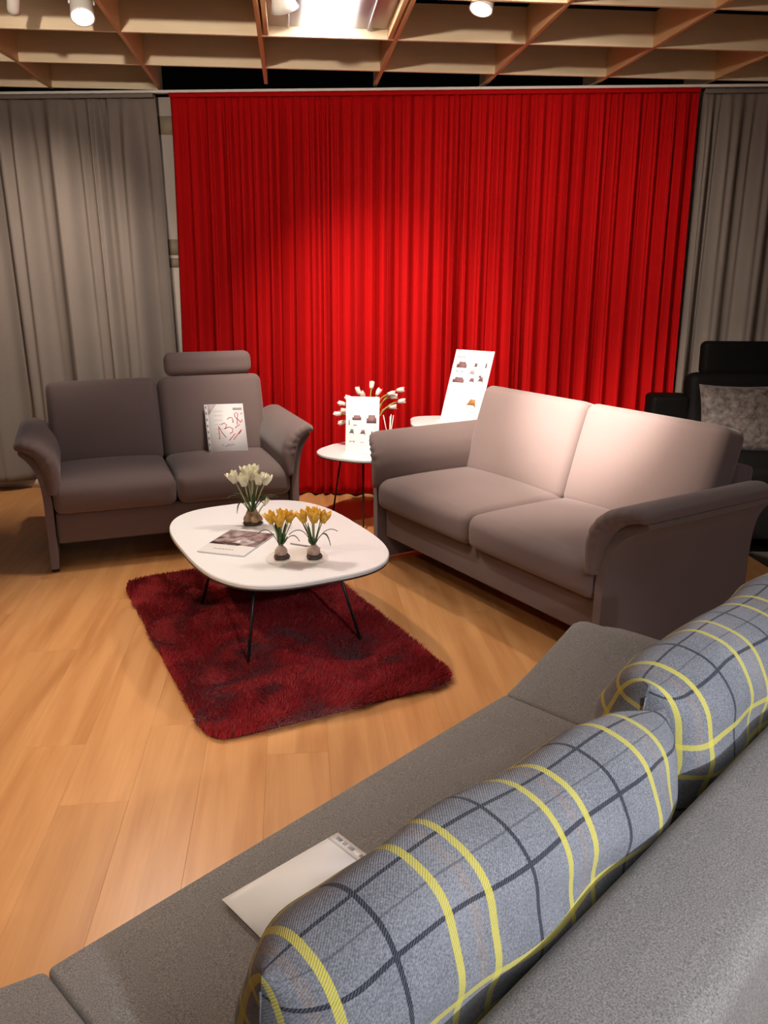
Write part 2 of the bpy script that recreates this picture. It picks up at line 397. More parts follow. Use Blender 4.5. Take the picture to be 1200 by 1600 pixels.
# ------------------------------------------------------------------ ceiling lamps
def panel(ci, ri, k):
    c = gpt(OX + (ci + .5) * SX, OY + (ri - .5) * DY, ZC)
    t = thing('ceiling_luminaire', ['grey fluorescent panel with a glowing strip set in the ceiling lattice', 'first fluorescent ceiling panel behind the photographer', 'second fluorescent ceiling panel behind the photographer', 'fluorescent ceiling panel far right behind the lounge backrest', 'fluorescent ceiling panel above the lounge backrest'][k], 'ceiling lamp', tuple(c), GY)
    hx, hy = SX / 2 - .02, DY / 2 - .02
    obj('panel', rbox(hx, hy, .012, .003, 1, 1, c=(0, 0, .055)), M['alu'], t)
    obj('strip', rbox(.118, hy - .005, .008, .003, 1, 1, c=(-.005, 0, .036)), M['tube'], t)
    for s in (-1, 1): obj('reflector_fold', rbox(.008, hy - .01, .01, .003, 1, 1, c=(s * .2, 0, .04)), M['alu'], t)
    for s in (-1, 1): obj('frame_side', rbox(.011, hy, .03, .002, 1, 1, c=(s * (hx - .012), 0, .03)), M['plyc'], t)
for k, (a, b_) in enumerate(PANELS): panel(a, b_, k)

def spot(k, pos, aim, watts, cone, blend, colr, label):
    t = thing('spotlight', label, 'spotlight', pos, 0, 'track spotlights')
    d = (Vector(aim) - Vector(pos)).normalized(); q = d.to_track_quat('-Z', 'Y').to_matrix().to_4x4()
    if k == 3: prof = [(.02, .15), (.028, .145), (.034, .10), (.05, .03), (.062, 0), (.058, 0), (.048, .02)]
    elif k == 1: prof = [(.018, .15), (.026, .145), (.027, .02), (.028, 0), (.025, 0), (.024, .012)]
    else: prof = [(.03, .14), (.044, .13), (.048, .09), (.05, .01), (.052, 0), (.046, 0), (.044, .012)]
    obj('housing', xf(lathe(prof, 28), q), M['white'], t)
    r_ = {3: .047, 1: .023}.get(k, .043)
    obj('lamp_face', xf(lathe([(r_, .014), (r_ * .98, .009), (r_ * .5, .006)], 24), q), M['lamp'], t)
    back = q @ Vector((0, 0, .11))
    # stem up to a short track above
    obj('stem', tube([back, back + Vector((0, 0, .06)), (back.x, back.y, .22)], .008, 8), M['white'], t)
    obj('yoke', xf(tube([(-.05, 0, .07), (-.055, 0, .13), (-.03, 0, .165), (.03, 0, .165), (.055, 0, .13), (.05, 0, .07)], .006, 6), q), M['white'], t)
    obj('track_adapter', rbox(.03, .06, .018, .005, 2, 1, c=(back.x, back.y, .235)), M['white'], t)
    ld = bpy.data.lights.new('spot', 'SPOT'); ld.energy = watts; ld.spot_size = R(cone); ld.spot_blend = blend; ld.color = colr; ld.shadow_soft_size = .05
    lo = bpy.data.objects.new('beam_light', ld); COL.objects.link(lo); lo.parent = t
    lo.location = d * .02; lo.rotation_euler = d.to_track_quat('-Z', 'Y').to_euler()
for k, s in enumerate(SPOTS): spot(k, *s)
for k, (ya, lab) in enumerate([(4.02, 'black lighting track near the curtains'), (2.9, 'black lighting track above the rug')]):
    tag(obj('lighting_track', rbox(2.2, .018, .014, .004, 1, 1), M['rubber'], None, (-.4, ya, 2.62 + .255)), lab + ' above the ceiling lattice', 'lighting track')

# ------------------------------------------------------------------ taupe sofas
def crown(hx, hy, hz, up, front=0, sag=0):
    def f(x, y, z):
        cx = max(0, 1 - (x / hx) ** 2); cy = max(0, 1 - (y / hy) ** 2)
        b = (cx ** .6) * (cy ** .6)
        if z > 0: z += up * b * (z / hz)
        if y < 0 and front: y -= front * (cx ** .5) * max(0, 1 - (z / hz) ** 2)
        return (x, y, z)
    return f
def arm_shell(side, W, D=.88):
    prof = [(.022, .022), (.022, .12), (.022, .25), (.022, .38), (.027, .46), (.042, .53), (.067, .58), (.098, .61), (.122, .622)]
    # resample smoothly
    P = []
    for i in range(len(prof) - 1):
        for k in range(4):
            t = k / 4; P.append((prof[i][0] * (1 - t) + prof[i + 1][0] * t, prof[i][1] * (1 - t) + prof[i + 1][1] * t))
    P.append(prof[-1])
    for _ in range(2): P = [P[0]] + [((P[i - 1][0] + 2 * P[i][0] + P[i + 1][0]) / 4, (P[i - 1][1] + 2 * P[i][1] + P[i + 1][1]) / 4) for i in range(1, len(P) - 1)] + [P[-1]]
    ny = 28; V = []; F = []; n = len(P); th = .019
    nor = []
    for i in range(n):
        a = P[max(0, i - 1)]; b = P[min(n - 1, i + 1)]; tx, tz = b[0] - a[0], b[1] - a[1]; l = math.hypot(tx, tz); nor.append((tz / l, -tx / l))
    # closed section (outer going up, rounded lip, inner going down)
    sec = [(P[i][0] + nor[i][0] * th, P[i][1] + nor[i][1] * th, P[i][1]) for i in range(n)]
    e = P[-1]; tx, tz = nor[-1][1] * -1, nor[-1][0]
    for a in (60, 30, 0, -30, -60):
        ca, sa = math.cos(R(a)), math.sin(R(a)); sec.append((e[0] + tx * ca * th + nor[-1][0] * sa * th, e[1] + tz * ca * th + nor[-1][1] * sa * th, e[1]))
    sec += [(P[i][0] - nor[i][0] * th, P[i][1] - nor[i][1] * th, P[i][1]) for i in reversed(range(n))]
    ns = len(sec)
    for j in range(ny + 1):
        t = j / ny; tt = t ** 1.4
        for (o, z, zc) in sec:
            s0 = max(0, (zc - .45) / .17); y0 = .105 * (1 - math.sqrt(max(0, 1 - min(1, s0) ** 2)))
            y = y0 + (D - y0) * tt; z2 = z + .0 * (y / D) * max(0, min(1, (zc - .3) / .3))
            V.append((side * (W / 2 + o), y, z2))
    for j in range(ny):
        for i in range(ns):
            a = j * ns + i; b = j * ns + (i + 1) % ns
            q = (a, b, b + ns, a + ns); F.append(q if side < 0 else tuple(reversed(q)))
    c0 = tuple(range(ns)); c1 = tuple(range(ny * ns, ny * ns + ns))
    F.append(c0 if side > 0 else tuple(reversed(c0))); F.append(c1 if side < 0 else tuple(reversed(c1)))
    return V, F
def arm_pad(side, W, D=.82):
    mid = [(-.008, .43), (-.014, .49), (-.010, .55), (.006, .605), (.036, .645), (.075, .667), (.112, .672), (.138, .664)]
    th = [.022, .036, .043, .043, .038, .034, .031, .022]
    P = []
    n0 = len(mid)
    for i in range(n0 - 1):
        for k in range(4):
            t = k / 4; P.append((mid[i][0] * (1 - t) + mid[i + 1][0] * t, mid[i][1] * (1 - t) + mid[i + 1][1] * t, th[i] * (1 - t) + th[i + 1] * t))
    P.append((*mid[-1], th[-1]))
    for _ in range(2): P = [P[0]] + [tuple((P[i - 1][a] + 2 * P[i][a] + P[i + 1][a]) / 4 for a in range(3)) for i in range(1, len(P) - 1)] + [P[-1]]
    n = len(P); nor = []
    for i in range(n):
        a = P[max(0, i - 1)]; b = P[min(n - 1, i + 1)]; tx, tz = b[0] - a[0], b[1] - a[1]; l = math.hypot(tx, tz); nor.append((tz / l, -tx / l))
    def section(k):
        sec = []
        for i in range(n): sec.append((P[i][0] - nor[i][0] * P[i][2] * k, P[i][1] - nor[i][1] * P[i][2] * k, i / (n - 1)))
        e = P[-1]; tx, tz = -nor[-1][1], nor[-1][0]
        for a in (60, 30, 0, -30, -60):
            ca, sa = math.cos(R(a)) * .8, -math.sin(R(a)); sec.append((e[0] + tx * ca * e[2] * k + nor[-1][0] * sa * e[2] * k, e[1] + tz * ca * e[2] * k + nor[-1][1] * sa * e[2] * k, 1))
        for i in reversed(range(n)): sec.append((P[i][0] + nor[i][0] * P[i][2] * k, P[i][1] + nor[i][1] * P[i][2] * k, i / (n - 1)))
        return sec
    rings = [(-.034, .05), (-.0335, .25), (-.031, .45), (-.026, .63), (-.017, .79), (-.005, .91), (.012, .985), (.03, 1)] + [(.03 + (D - .06) * i / 14, 1) for i in range(1, 15)] + [(D - .012, .93), (D, .7), (D + .004, .2)]
    V = []; F = []
    for y, k in rings:
        for q, (o, z, u) in enumerate(section(k)):
            ysh = .085 * (max(0, (u - .25) / .75) ** 2) * max(0, 1 - max(0, y) / .4)
            rip = .0045 * math.sin(q * 2.1) * (1 if y < .02 else max(0, 1 - (y - .02) / .05)) * (1 if .3 < u < .95 else 0)
            V.append((side * (W / 2 + o), y + ysh + rip, z - .006))
    ns = len(section(1)); nr = len(rings)
    for j in range(nr - 1):
        for i in range(ns):
            a = j * ns + i; b = j * ns + (i + 1) % ns; q = (a, b, b + ns, a + ns); F.append(q if side < 0 else tuple(reversed(q)))
    c0 = tuple(range(ns)); c1 = tuple(range((nr - 1) * ns, nr * ns))
    F.append(c0 if side > 0 else tuple(reversed(c0))); F.append(c1 if side < 0 else tuple(reversed(c1)))
    return V, F
def sofa(label, loc, rz, W, headrest=None):
    t = thing('sofa', label, 'sofa', loc, rz, 'matching taupe two-seat sofas')
    m = M['taupe']
    obj('base', rbox(W / 2 - .004, .40, .085, .015, 2, 4, c=(0, .445, .225)), m, t)
    for s in (-1, 1):
        a = obj('arm', arm_shell(s, W), m, t); autosmooth(a, 50)
        obj('arm_pad', arm_pad(s, W), m, a)
        for yy in (.05, .80): obj('foot', rbox(.02, .028, .012, .004, 1, 1, c=(s * (W / 2 + .022), yy, .012)), M['rubber'], a)
    hw = W / 4
    for s in (-1, 1):
        sc = obj('seat_cushion', rbox(hw - .003, .33, .078, .045, 5, 10, crown(hw, .33, .078, .03, .012), (s * hw, .318, .385)), m, t)
        # boxed seam along the front upper edge
        obj('seam', tube([(s * hw - hw + .03, .03, .447)] + [(s * hw - hw + .03 + (2 * hw - .06) * i / 10, .0135 - .008 * math.sin(PI * i / 10), .441 + .004 * math.sin(PI * i / 10)) for i in range(1, 10)] + [(s * hw + hw - .03, .03, .447)], .0022, 6), m, sc)
        tilt = R(17)
        def fb(x, y, z, hw=hw):
            cx = max(0, 1 - (x / hw) ** 2) ** .6; cz = max(0, 1 - (z / .25) ** 2) ** .6
            if y < 0: y -= .03 * cx * cz
            return (x, y, z)
        M4 = Matrix.Translation((s * hw, .70, .655)) @ Matrix.Rotation(-tilt, 4, 'X')
        bc = obj('back_cushion', xf(rbox(hw - .002, .085, .25, .048, 6, 10, fb), M4), m, t)
        if s == headrest:
            M5 = Matrix.Translation((s * hw, .765, .975)) @ Matrix.Rotation(R(-6), 4, 'X')
            hr = obj('headrest', xf(rbox(.262, .055, .07, .045, 5, 6, crown(.262, .055, .07, .0)), M5), m, t)
            for q in (-.12, .12): obj('headrest_rod', tube([(s * hw + q, .79, .80), (s * hw + q, .785, .93)], .006, 8), M['steel'], hr)
    Mb = Matrix.Translation((0, .84, .43)) @ Matrix.Rotation(R(-5), 4, 'X')
    obj('back_frame', xf(rbox(W / 2 - .004, .055, .30, .025, 3, 4), Mb), m, t)
    return t
sofa('small taupe sofa with headrest in front of the grey left curtain', (-1.104, 4.239, 0), R(20.5), 1.25, headrest=1)
sofa('larger taupe two-seat sofa lit by a hot spotlight at right', (.377, 3.529, 0), R(-58), 1.55)

# ------------------------------------------------------------------ foreground lounge sofa
LA = R(46); LO = Vector((0, 0, 0))
ls = thing('lounge_sofa', 'low grey-brown lounge sofa with folding sides in the foreground', 'sofa', (.95 * math.cos(LA) - .6 * math.sin(LA), .95 * math.sin(LA) + .6 * math.cos(LA), 0), LA)
LX, LY = .95, .6   # local origin in sofa coordinates
m = M['lounge']
def lo_(c): return (c[0] - LX, c[1] - LY, c[2])
S0, S1 = .39, 1.652
obj('seat', rbox((S1 - S0) / 2, .375, .11, .012, 4, 10, crown(.63, .375, .11, .012), lo_(((S0 + S1) / 2, .768, .305))), m, ls)
obj('plinth', rbox(.58, .33, .075, .01, 2, 2, c=lo_((1.02, .75, .12))), m, ls)
for ss in (.5, 1.54):
    for vv in (.5, 1.02): obj('leg', lathe([(.016, 0), (.022, .03), (.022, .05)], 14, lo_((ss, vv, 0))), M['rubber'], ls)
def side_arm(s):
    # folding side: hinge at the seat seam, rising to a rounded outer corner
    L = .44; hy = .375
    def f(x, y, z):
        u = (x + L / 2) / L
        rc = .13
        # rounded front corner in plan
        y2 = y
        ex = max(0, x - (L / 2 - rc)) / rc; ey = max(0, abs(y) - (hy - rc)) / rc
        n = math.hypot(ex, ey)
        if ex > 0 and ey > 0 and n > 1e-6:
            mx = max(ex, ey); x = (L / 2 - rc) + rc * ex * mx / n; y2 = math.copysign((hy - rc) + rc * ey * mx / n, y)
        if z > 0: z += .012 * max(0, 1 - (y / hy) ** 2) * max(0, 1 - (2 * u - 1) ** 2)
        z2 = z + .105 * min(1, u / .75) ** 1.15 + (-.028 * max(0, (u - .72) / .28) ** 2)
        if z < 0: z2 = z2 * (1 - .4 * u) + .02 * u
        return (s * x, y2, z2)
    vf = rbox(L / 2, hy, .10, .012, 4, 16, f)
    V, F = vf
    if s < 0: F = [tuple(reversed(q)) for q in F]
    cx = S1 + L / 2 + .002 if s > 0 else S0 - L / 2 - .002
    o = lo_((cx, .768, .315)); return [(v[0] + o[0], v[1] + o[1], v[2] + o[2]) for v in V], F
for s in (-1, 1): obj('folding_side', side_arm(s), m, ls)
def bf(x, y, z): return (x, y, z + (.008 * math.cos(y / .1 * 1.4) if z > .2 else 0))
obj('backrest', rbox(1.03, .092, .33, .03, 5, 8, bf, lo_((1.03, .309, .43))), m, ls)
for s_, v_ in ((.08, .27), (1.98, .27)): obj('leg', lathe([(.016, 0), (.022, .05), (.022, .11)], 14, lo_((s_, v_ + .03, 0))), M['rubber'], ls)
obj('price_sticker', lathe([(.0055, 0), (.0055, .0008)], 16, lo_((.55, .262, .7672))), mat('pale_sticker', (.6, .6, .42), .5), ls)

def pillow(label, sc, L, T, H, zc, vc, lean, ang, seed, roll=0.0, blunt=5.5, droop=0.0, uoff=0.0, woff=0.0):
    """box of wool wadding: top and bottom are folds, the two ends are closed by upright seams"""
    rs = random.Random(seed); nu, nw = 64, 72
    V = []; F = []; UV = []
    per = []
    for k in range(nw + 1):
        th = 2 * PI * k / nw; c, s = math.cos(th), math.sin(th)
        per.append((math.copysign(abs(s) ** .82, s), math.copysign(abs(c) ** .78, c)))
    arc = [0]
    for k in range(nw): arc.append(arc[-1] + math.hypot((per[k + 1][0] - per[k][0]) * T / 2, (per[k + 1][1] - per[k][1]) * H / 2))
    tot = arc[-1]
    phs = [rs.uniform(0, 6) for _ in range(6)]
    for i in range(nu + 1):
        u = -1 + 2 * i / nu; x = math.sin(u * PI / 2) * .35 + u * .65
        e = abs(x)
        tk = max(.0, 1 - e ** blunt) ** .46; tk = .035 + .965 * tk
        hk = 1 - .10 * (1 - (1 - e ** 4)) * 0 + (.0) - .055 * math.exp(-((1 - e) / .12)) * 0
        for k in range(nw + 1):
            py, pz = per[k]
            corner = (e ** 14) * (abs(pz) ** 3)
            yy = py * T / 2 * tk
            zz = pz * H / 2 * (1 - .05 * (1 - (1 - e ** 3)) * (1 - corner) * 1.3)
            xx = x * L / 2 * (1 - .03 * (1 - abs(pz) ** 2) * e ** 6)
            w_ = .006 * math.sin(9 * x + phs[0] + 2.0 * pz) * (1 - e ** 4) * abs(py) + .004 * math.sin(23 * x + phs[1] + 5 * pz) * e ** 2 * abs(py) + .004 * math.sin(14 * pz + 6 * x + phs[2]) * abs(py) * (1 - e ** 6)
            yy += w_ if py > 0 else -w_
            zz += .008 * math.sin(5 * x + phs[3]) * max(0, pz) - droop * max(0, x) ** 3 * max(0, pz)
            V.append((xx, yy, zz)); aw = arc[k] if arc[k] < tot / 2 else arc[k] - tot
            UV.append([x * L / 2 + uoff, (-arc[k] if k <= nw / 2 else tot - arc[k]) + woff])
    N = nw + 1
    for k in range(N):
        for dr in (1, -1):
            u_ = 0.0; i = nu // 2
            while 0 <= i + dr <= nu:
                p, q = V[i * N + k], V[(i + dr) * N + k]; u_ += math.hypot(q[0] - p[0], q[1] - p[1]) * dr; i += dr; UV[i * N + k][0] = u_ + uoff
            UV[(nu // 2) * N + k][0] = uoff
    for i in range(nu):
        for k in range(nw):
            a = i * N + k; F.append((a, a + 1, a + N + 1, a + N))
    F.append(tuple(reversed(range(nw)))); F.append(tuple(range(nu * N, nu * N + nw)))
    me = mesh(V, [tuple(reversed(f)) for f in F]); uvl = me.uv_layers.new(name='UVMap')
    for l in me.loops: uvl.data[l.index].uv = UV[l.vertex_index]
    # seam corner at k = nw: fix wrap for the lowest column is out of sight
    t = thing('cushion', label, 'cushion', tuple(Matrix.Rotation(LA, 3, 'Z') @ Vector((sc, vc, zc - H / 2))), LA + ang, 'plaid cushions on the lounge sofa')
    Mx = Matrix.Translation((0, 0, H / 2)) @ Matrix.Rotation(roll, 4, 'Y') @ Matrix.Rotation(lean, 4, 'X')
    me.transform(Mx)
    o = obj('cover', me, M['plaid'], t)
    for s in (-1, 1):
        pts = [Mx @ Vector((s * L / 2 * (.966 + .03 * (q / 8) ** 2), 0, q / 8 * H / 2 * .86)) for q in range(-8, 9)]
        obj('seam', tube(pts, .0015, 6), M['plaid'], t)
    return t
pillow('long plaid cushion nearest the camera on the lounge sofa', .752, .785, .215, .45, .647, .538, R(11), R(-2.0), 3, R(1.2), 6.5, .03, -.054, -.022)
pillow('plaid cushion behind the nearest one at the right edge', 1.578, .84, .24, .455, .643, .552, R(10), R(-1.0), 8, 0, 8, 0, .375, -.008)

# ------------------------------------------------------------------ rug
RC = (-.512, 3.329); RA = R(26.6); RW, RL = .985, 1.65
rug = thing('rug', 'dark red shaggy rug under the coffee table', 'rug', (RC[0], RC[1], 0), RA)
def rugc(x, y, z): return (x, y, z)
obj('backing', prism(superell(RW / 2 - .015, RL / 2 - .015, 14, 96), .001, .012), M['rugbase'], rug)
def vnoise(x, y, seed):
    rs = np.random.RandomState(seed); g = rs.rand(64, 64)
    xi = np.floor(x).astype(int); yi = np.floor(y).astype(int); fx = x - xi; fy = y - yi
    fx = fx * fx * (3 - 2 * fx); fy = fy * fy * (3 - 2 * fy)
    G = lambda a, b: g[a % 64, b % 64]
    return (G(xi, yi) * (1 - fx) + G(xi + 1, yi) * fx) * (1 - fy) + (G(xi, yi + 1) * (1 - fx) + G(xi + 1, yi + 1) * fx) * fy
NB = 150000
bx = nrs.uniform(-RW / 2 + .008, RW / 2 - .008, NB); by = nrs.uniform(-RL / 2 + .008, RL / 2 - .008, NB)
keep = (np.abs(bx / (RW / 2 - .005)) ** 14 + np.abs(by / (RL / 2 - .005)) ** 14) < 1
bx, by = bx[keep], by[keep]; NB = len(bx)
fa = vnoise(bx * 5 + 20, by * 5 + 20, 1) * .65 + vnoise(bx * 12 + 20, by * 12 + 20, 2) * .35
ang = (fa - .5) * 11 + nrs.normal(0, .35, NB)
ln = .030 * nrs.uniform(.75, 1.15, NB); lean = .1 + 1.05 * vnoise(bx * 6 + 5, by * 6 + 9, 3) + nrs.normal(0, .1, NB)
ed = np.maximum(np.abs(bx) / (RW / 2), np.abs(by) / (RL / 2)); 
dx = np.cos(ang) * np.sin(lean); dy = np.sin(ang) * np.sin(lean)
ox_ = np.where(np.abs(bx) > RW / 2 - .05, np.sign(bx) * .5 * nrs.rand(NB), 0); oy_ = np.where(np.abs(by) > RL / 2 - .05, np.sign(by) * .5 * nrs.rand(NB), 0)
dx = dx * .8 + ox_; dy = dy * .8 + oy_; dz = np.sqrt(np.clip(1 - dx ** 2 - dy ** 2, .12, 1))
sa = nrs.uniform(0, 2 * PI, NB); wv = .0021
sx_ = np.cos(sa) * wv; sy_ = np.sin(sa) * wv
V = np.zeros((NB, 5, 3))
z0 = .008
mid = .55
V[:, 0] = np.stack([bx - sx_, by - sy_, np.full(NB, z0)], 1); V[:, 1] = np.stack([bx + sx_, by + sy_, np.full(NB, z0)], 1)
mxp = bx + dx * ln * mid * .8; myp = by + dy * ln * mid * .8; mz = z0 + dz * ln * mid * 1.1
V[:, 2] = np.stack([mxp + sx_ * .9, myp + sy_ * .9, mz], 1); V[:, 3] = np.stack([mxp - sx_ * .9, myp - sy_ * .9, mz], 1)
V[:, 4] = np.stack([bx + dx * ln * 1.1, by + dy * ln * 1.1, z0 + dz * ln], 1)
me = bpy.data.meshes.new('pile'); me.vertices.add(NB * 5); me.vertices.foreach_set('co', V.reshape(-1))
base = (np.arange(NB) * 5)[:, None]
loops = np.concatenate([base + np.array([[0, 1, 2, 3]]), base + np.array([[3, 2, 4]])], 1).reshape(-1)
me.loops.add(len(loops)); me.loops.foreach_set('vertex_index', loops.astype(np.int32))
st = np.stack([np.arange(NB) * 7, np.arange(NB) * 7 + 4], 1).reshape(-1)
me.polygons.add(NB * 2); me.polygons.foreach_set('loop_start', st.astype(np.int32))
me.polygons.foreach_set('use_smooth', np.ones(NB * 2, dtype=bool)); me.update(calc_edges=True); me.validate()
tag(obj('pile', me, M['rug'], rug), kind='stuff')

# ------------------------------------------------------------------ coffee table
TZ = .42; TC = (-.472, 3.345); TA = R(27)
ct = thing('coffee_table', 'white rounded coffee table with thin dark legs on the red rug', 'coffee table', (TC[0], TC[1], 0), TA)
out = superell(.395, .575, 3.1, 96)
obj('tabletop', prism(out, TZ - .018, TZ, .004), M['table'], ct).data.set_sharp_from_angle(angle=R(35))
obj('edge_band', prism([(x * .995, y * .995) for x, y in out], TZ - .024, TZ - .0185), M['steelrim'], ct)
for sx in (-1, 1):
    for sy in (-1, 1):
        lg = obj('leg', tube([(sx * .165, sy * .25, TZ - .024), (sx * .248, sy * .345, .012)], .0065, 10), M['steel'], ct)
        obj('mount_plate', rbox(.03, .03, .003, .002, 1, 1, c=(sx * .165, sy * .25, TZ - .0275)), M['steel'], lg)

# catalogue
cg = thing('catalogue', 'glossy furniture catalogue lying on the coffee table', 'catalogue', (-.612, 3.242, TZ), R(-17))
obj('pages', rbox(.104, .147, .003, .001, 1, 1, c=(0, 0, .0032)), M['paper'], cg)
cv = obj('cover', rbox(.105, .1485, .0004, .0002, 1, 1, c=(0, 0, .0066)), M['cover'], cg)
def pic(nt, b):
    t = NT(nt); tc = t.n('ShaderNodeTexCoord')
    n1 = t.n('ShaderNodeTexNoise', i_Vector=tc.outputs['Object'], i_Scale=28., i_Detail=3.); rp = t.n('ShaderNodeValToRGB', i_0=n1.outputs[0])
    e = rp.color_ramp.elements; e[0].position = .35; e[0].color = (.10, .05, .05, 1); e[1].position = .68; e[1].color = (.55, .42, .42, 1)
    t.link(rp.outputs[0], b.inputs['Base Color'])
M['pic'] = mat('cover_photo', (.3, .2, .2), .3, build=pic)
obj('cover_photo', box(-.1045, .1045, -.04, .147, .0070, .0074), M['pic'], cv)
obj('cover_dark_band', box(-.1045, .03, -.046, -.018, .0074, .0077), mat('dark_photo_area', (.06, .03, .03), .3), cv)  # dark band along the lower edge of the cover picture
for k in range(7): obj('title_mark', box(-.055 + k * .013, -.046 + k * .013, -.105, -.094, .0070, .0073), M['inkpale'], cv)
pen = thing('pen', 'thin grey pen lying behind the yellow crocuses', 'pen', (-.325, 3.205, TZ + .0035), R(-24))
obj('barrel', tube([(-.07, 0, 0), (.06, 0, 0)], .003, 8), M['inkpale'], pen); obj('tip', tube([(.06, 0, 0), (.072, 0, -.001)], [.003, .0008], 8), M['steel'], pen)
pl = thing('glass_plate', 'clear round glass plate under the two yellow crocuses', 'plate', (-.343, 3.052, TZ), 0)
obj('disc', lathe([(.10, .0005), (.118, .002), (.124, .005), (.121, .0055), (.114, .0035), (.09, .0028), (.02, .0028)], 48), M['glass'], pl)

# crocuses
def blade(p0, p1, p2, wd, th=.0012, n=10):
    p0, p1, p2 = Vector(p0), Vector(p1), Vector(p2); V = []; F = []
    for i in range(n + 1):
        t = i / n; p = p0 * (1 - t) ** 2 + p1 * 2 * t * (1 - t) + p2 * t * t
        d = ((p1 - p0) * (1 - t) + (p2 - p1) * t).normalized(); sd = d.cross(Vector((0, 0, 1)))
        if sd.length < .05: sd = Vector((1, 0, 0))
        sd.normalize(); nn = sd.cross(d).normalized(); ww = wd * 1.35 * (math.sin(PI * min(1, .12 + .86 * t) ** .8) ** .7) / 2 + .0006
        V += [tuple(p + sd * ww), tuple(p + nn * th - nn * .0), tuple(p - sd * ww), tuple(p - nn * th * 1.6)]
    for i in range(n):
        for k in range(4): F.append((i * 4 + k, i * 4 + (k + 1) % 4, i * 4 + 4 + (k + 1) % 4, i * 4 + 4 + k))
    F.append((3, 2, 1, 0)); F.append((n * 4, n * 4 + 1, n * 4 + 2, n * 4 + 3))
    return V, F
def bloom(c, ht, rad, open_, tilt, az, rr, npet=6):
    parts = []
    for k in range(npet):
        a = 2 * PI * k / npet + rr.uniform(-.2, .2); lay = k % 2
        V = []; F = []; nu, nv = 7, 6
        for i in range(nu + 1):
            t = i / nu
            for j in range(nv + 1):
                q = -1 + 2 * j / nv; wdt = math.sin(PI * (.14 + .70 * t)) ** .55 * .66 * rad
                r_ = rad * (.22 + .75 * math.sin(t * PI * .5) ** 1.2 * (1 + open_ * t)) - .15 * rad * lay - q * q * .25 * rad
                zz = ht * t * (1 - .06 * lay) - .24 * ht * (q * q) * t ** 3 - .04 * ht * q * q * t + rr.uniform(-.0006, .0006)
                V.append((r_ * math.cos(a) - q * wdt * math.sin(a), r_ * math.sin(a) + q * wdt * math.cos(a), zz))
        for i in range(nu):
            for j in range(nv): F.append((i * (nv + 1) + j, i * (nv + 1) + j + 1, (i + 1) * (nv + 1) + j + 1, (i + 1) * (nv + 1) + j))
        n0 = len(V); V += [(x * .93, y * .93, z + .0008) for x, y, z in V]; F += [tuple(reversed([n0 + i for i in f])) for f in F]
        # close the rim between both sheets
        rim = [i for i in range(nv + 1)] + [(i + 1) * (nv + 1) + nv for i in range(nu)] + [nu * (nv + 1) + j for j in range(nv - 1, -1, -1)] + [i * (nv + 1) for i in range(nu - 1, 0, -1)]
        for a_, b_ in zip(rim, rim[1:] + rim[:1]): F.append((b_, a_, a_ + n0, b_ + n0))
        parts.append((V, F))
    Mx = Matrix.Translation(c) @ Matrix.Rotation(az, 4, 'Z') @ Matrix.Rotation(tilt, 4, 'X')
    return xf(merge(*parts), Mx)
BS = 1.25
def crocus(label, loc, rz, petal, bulbs, blooms, leaves, height, seed, bm, nb=None):
    rr = random.Random(seed); t = thing('crocus', label, 'flower', loc, rz, 'crocuses on the coffee table')
    sr = .032 if len(bulbs) == 1 else .045
    V, F = lathe([(.001, 0), (sr * .9, 0), (sr, .004), (sr * .93, .011), (sr * .7, .016), (.004, .018)], 30)
    V = [(x * (1 + .14 * math.sin(3 * math.atan2(y, x) + 1) + .07 * math.sin(11 * x / sr + 7 * y / sr)), y * (.92 + .1 * math.sin(5 * math.atan2(y, x))), z * (1 + .2 * math.sin(60 * x + 90 * y))) for x, y, z in V]
    obj('soil', (V, F), M['soil'], t)
    for (x, y, z, r_, h) in bulbs:
        b = obj('bulb', lathe([(r_ * .3, 0), (r_ * .8, h * .12), (r_, h * .35), (r_ * .93, h * .55), (r_ * .65, h * .78), (r_ * .38, h * .92), (r_ * .3, h * 1.08), (r_ * .2, h * 1.12)], 22, (x, y, z)), bm, t)
        obj('root_tuft', lathe([(r_ * .5, 0), (r_ * .62, .003), (r_ * .45, .006)], 14, (x, y, z - .002)), M['soil'], b)
    for (x0, y0, z0_, dx_, dy_, h, hb, rad, op) in blooms:
        top = Vector((x0 + dx_, y0 + dy_, z0_ + h))
        midp = Vector((x0 + dx_ * .4, y0 + dy_ * .4, z0_ + h * .55))
        pts = [Vector((x0, y0, z0_)) * (1 - q) ** 2 + midp * 2 * q * (1 - q) + top * q * q for q in [i / 7 for i in range(8)]]
        s_ = obj('stem', tube(pts, [.0034 - .0008 * i / 7 for i in range(8)], 8), M['stem'], t)
        tl = math.atan2(math.hypot(dx_, dy_), h) * .9
        obj('blossom', bloom(top - Vector((0, 0, .006)), hb * 1.02, rad * BS, op, -tl, math.atan2(dy_, dx_) - PI / 2, rr), petal, s_)
    for lf in leaves:
        obj('leaf', blade(*lf), M['leaf'], t)
z1 = .055
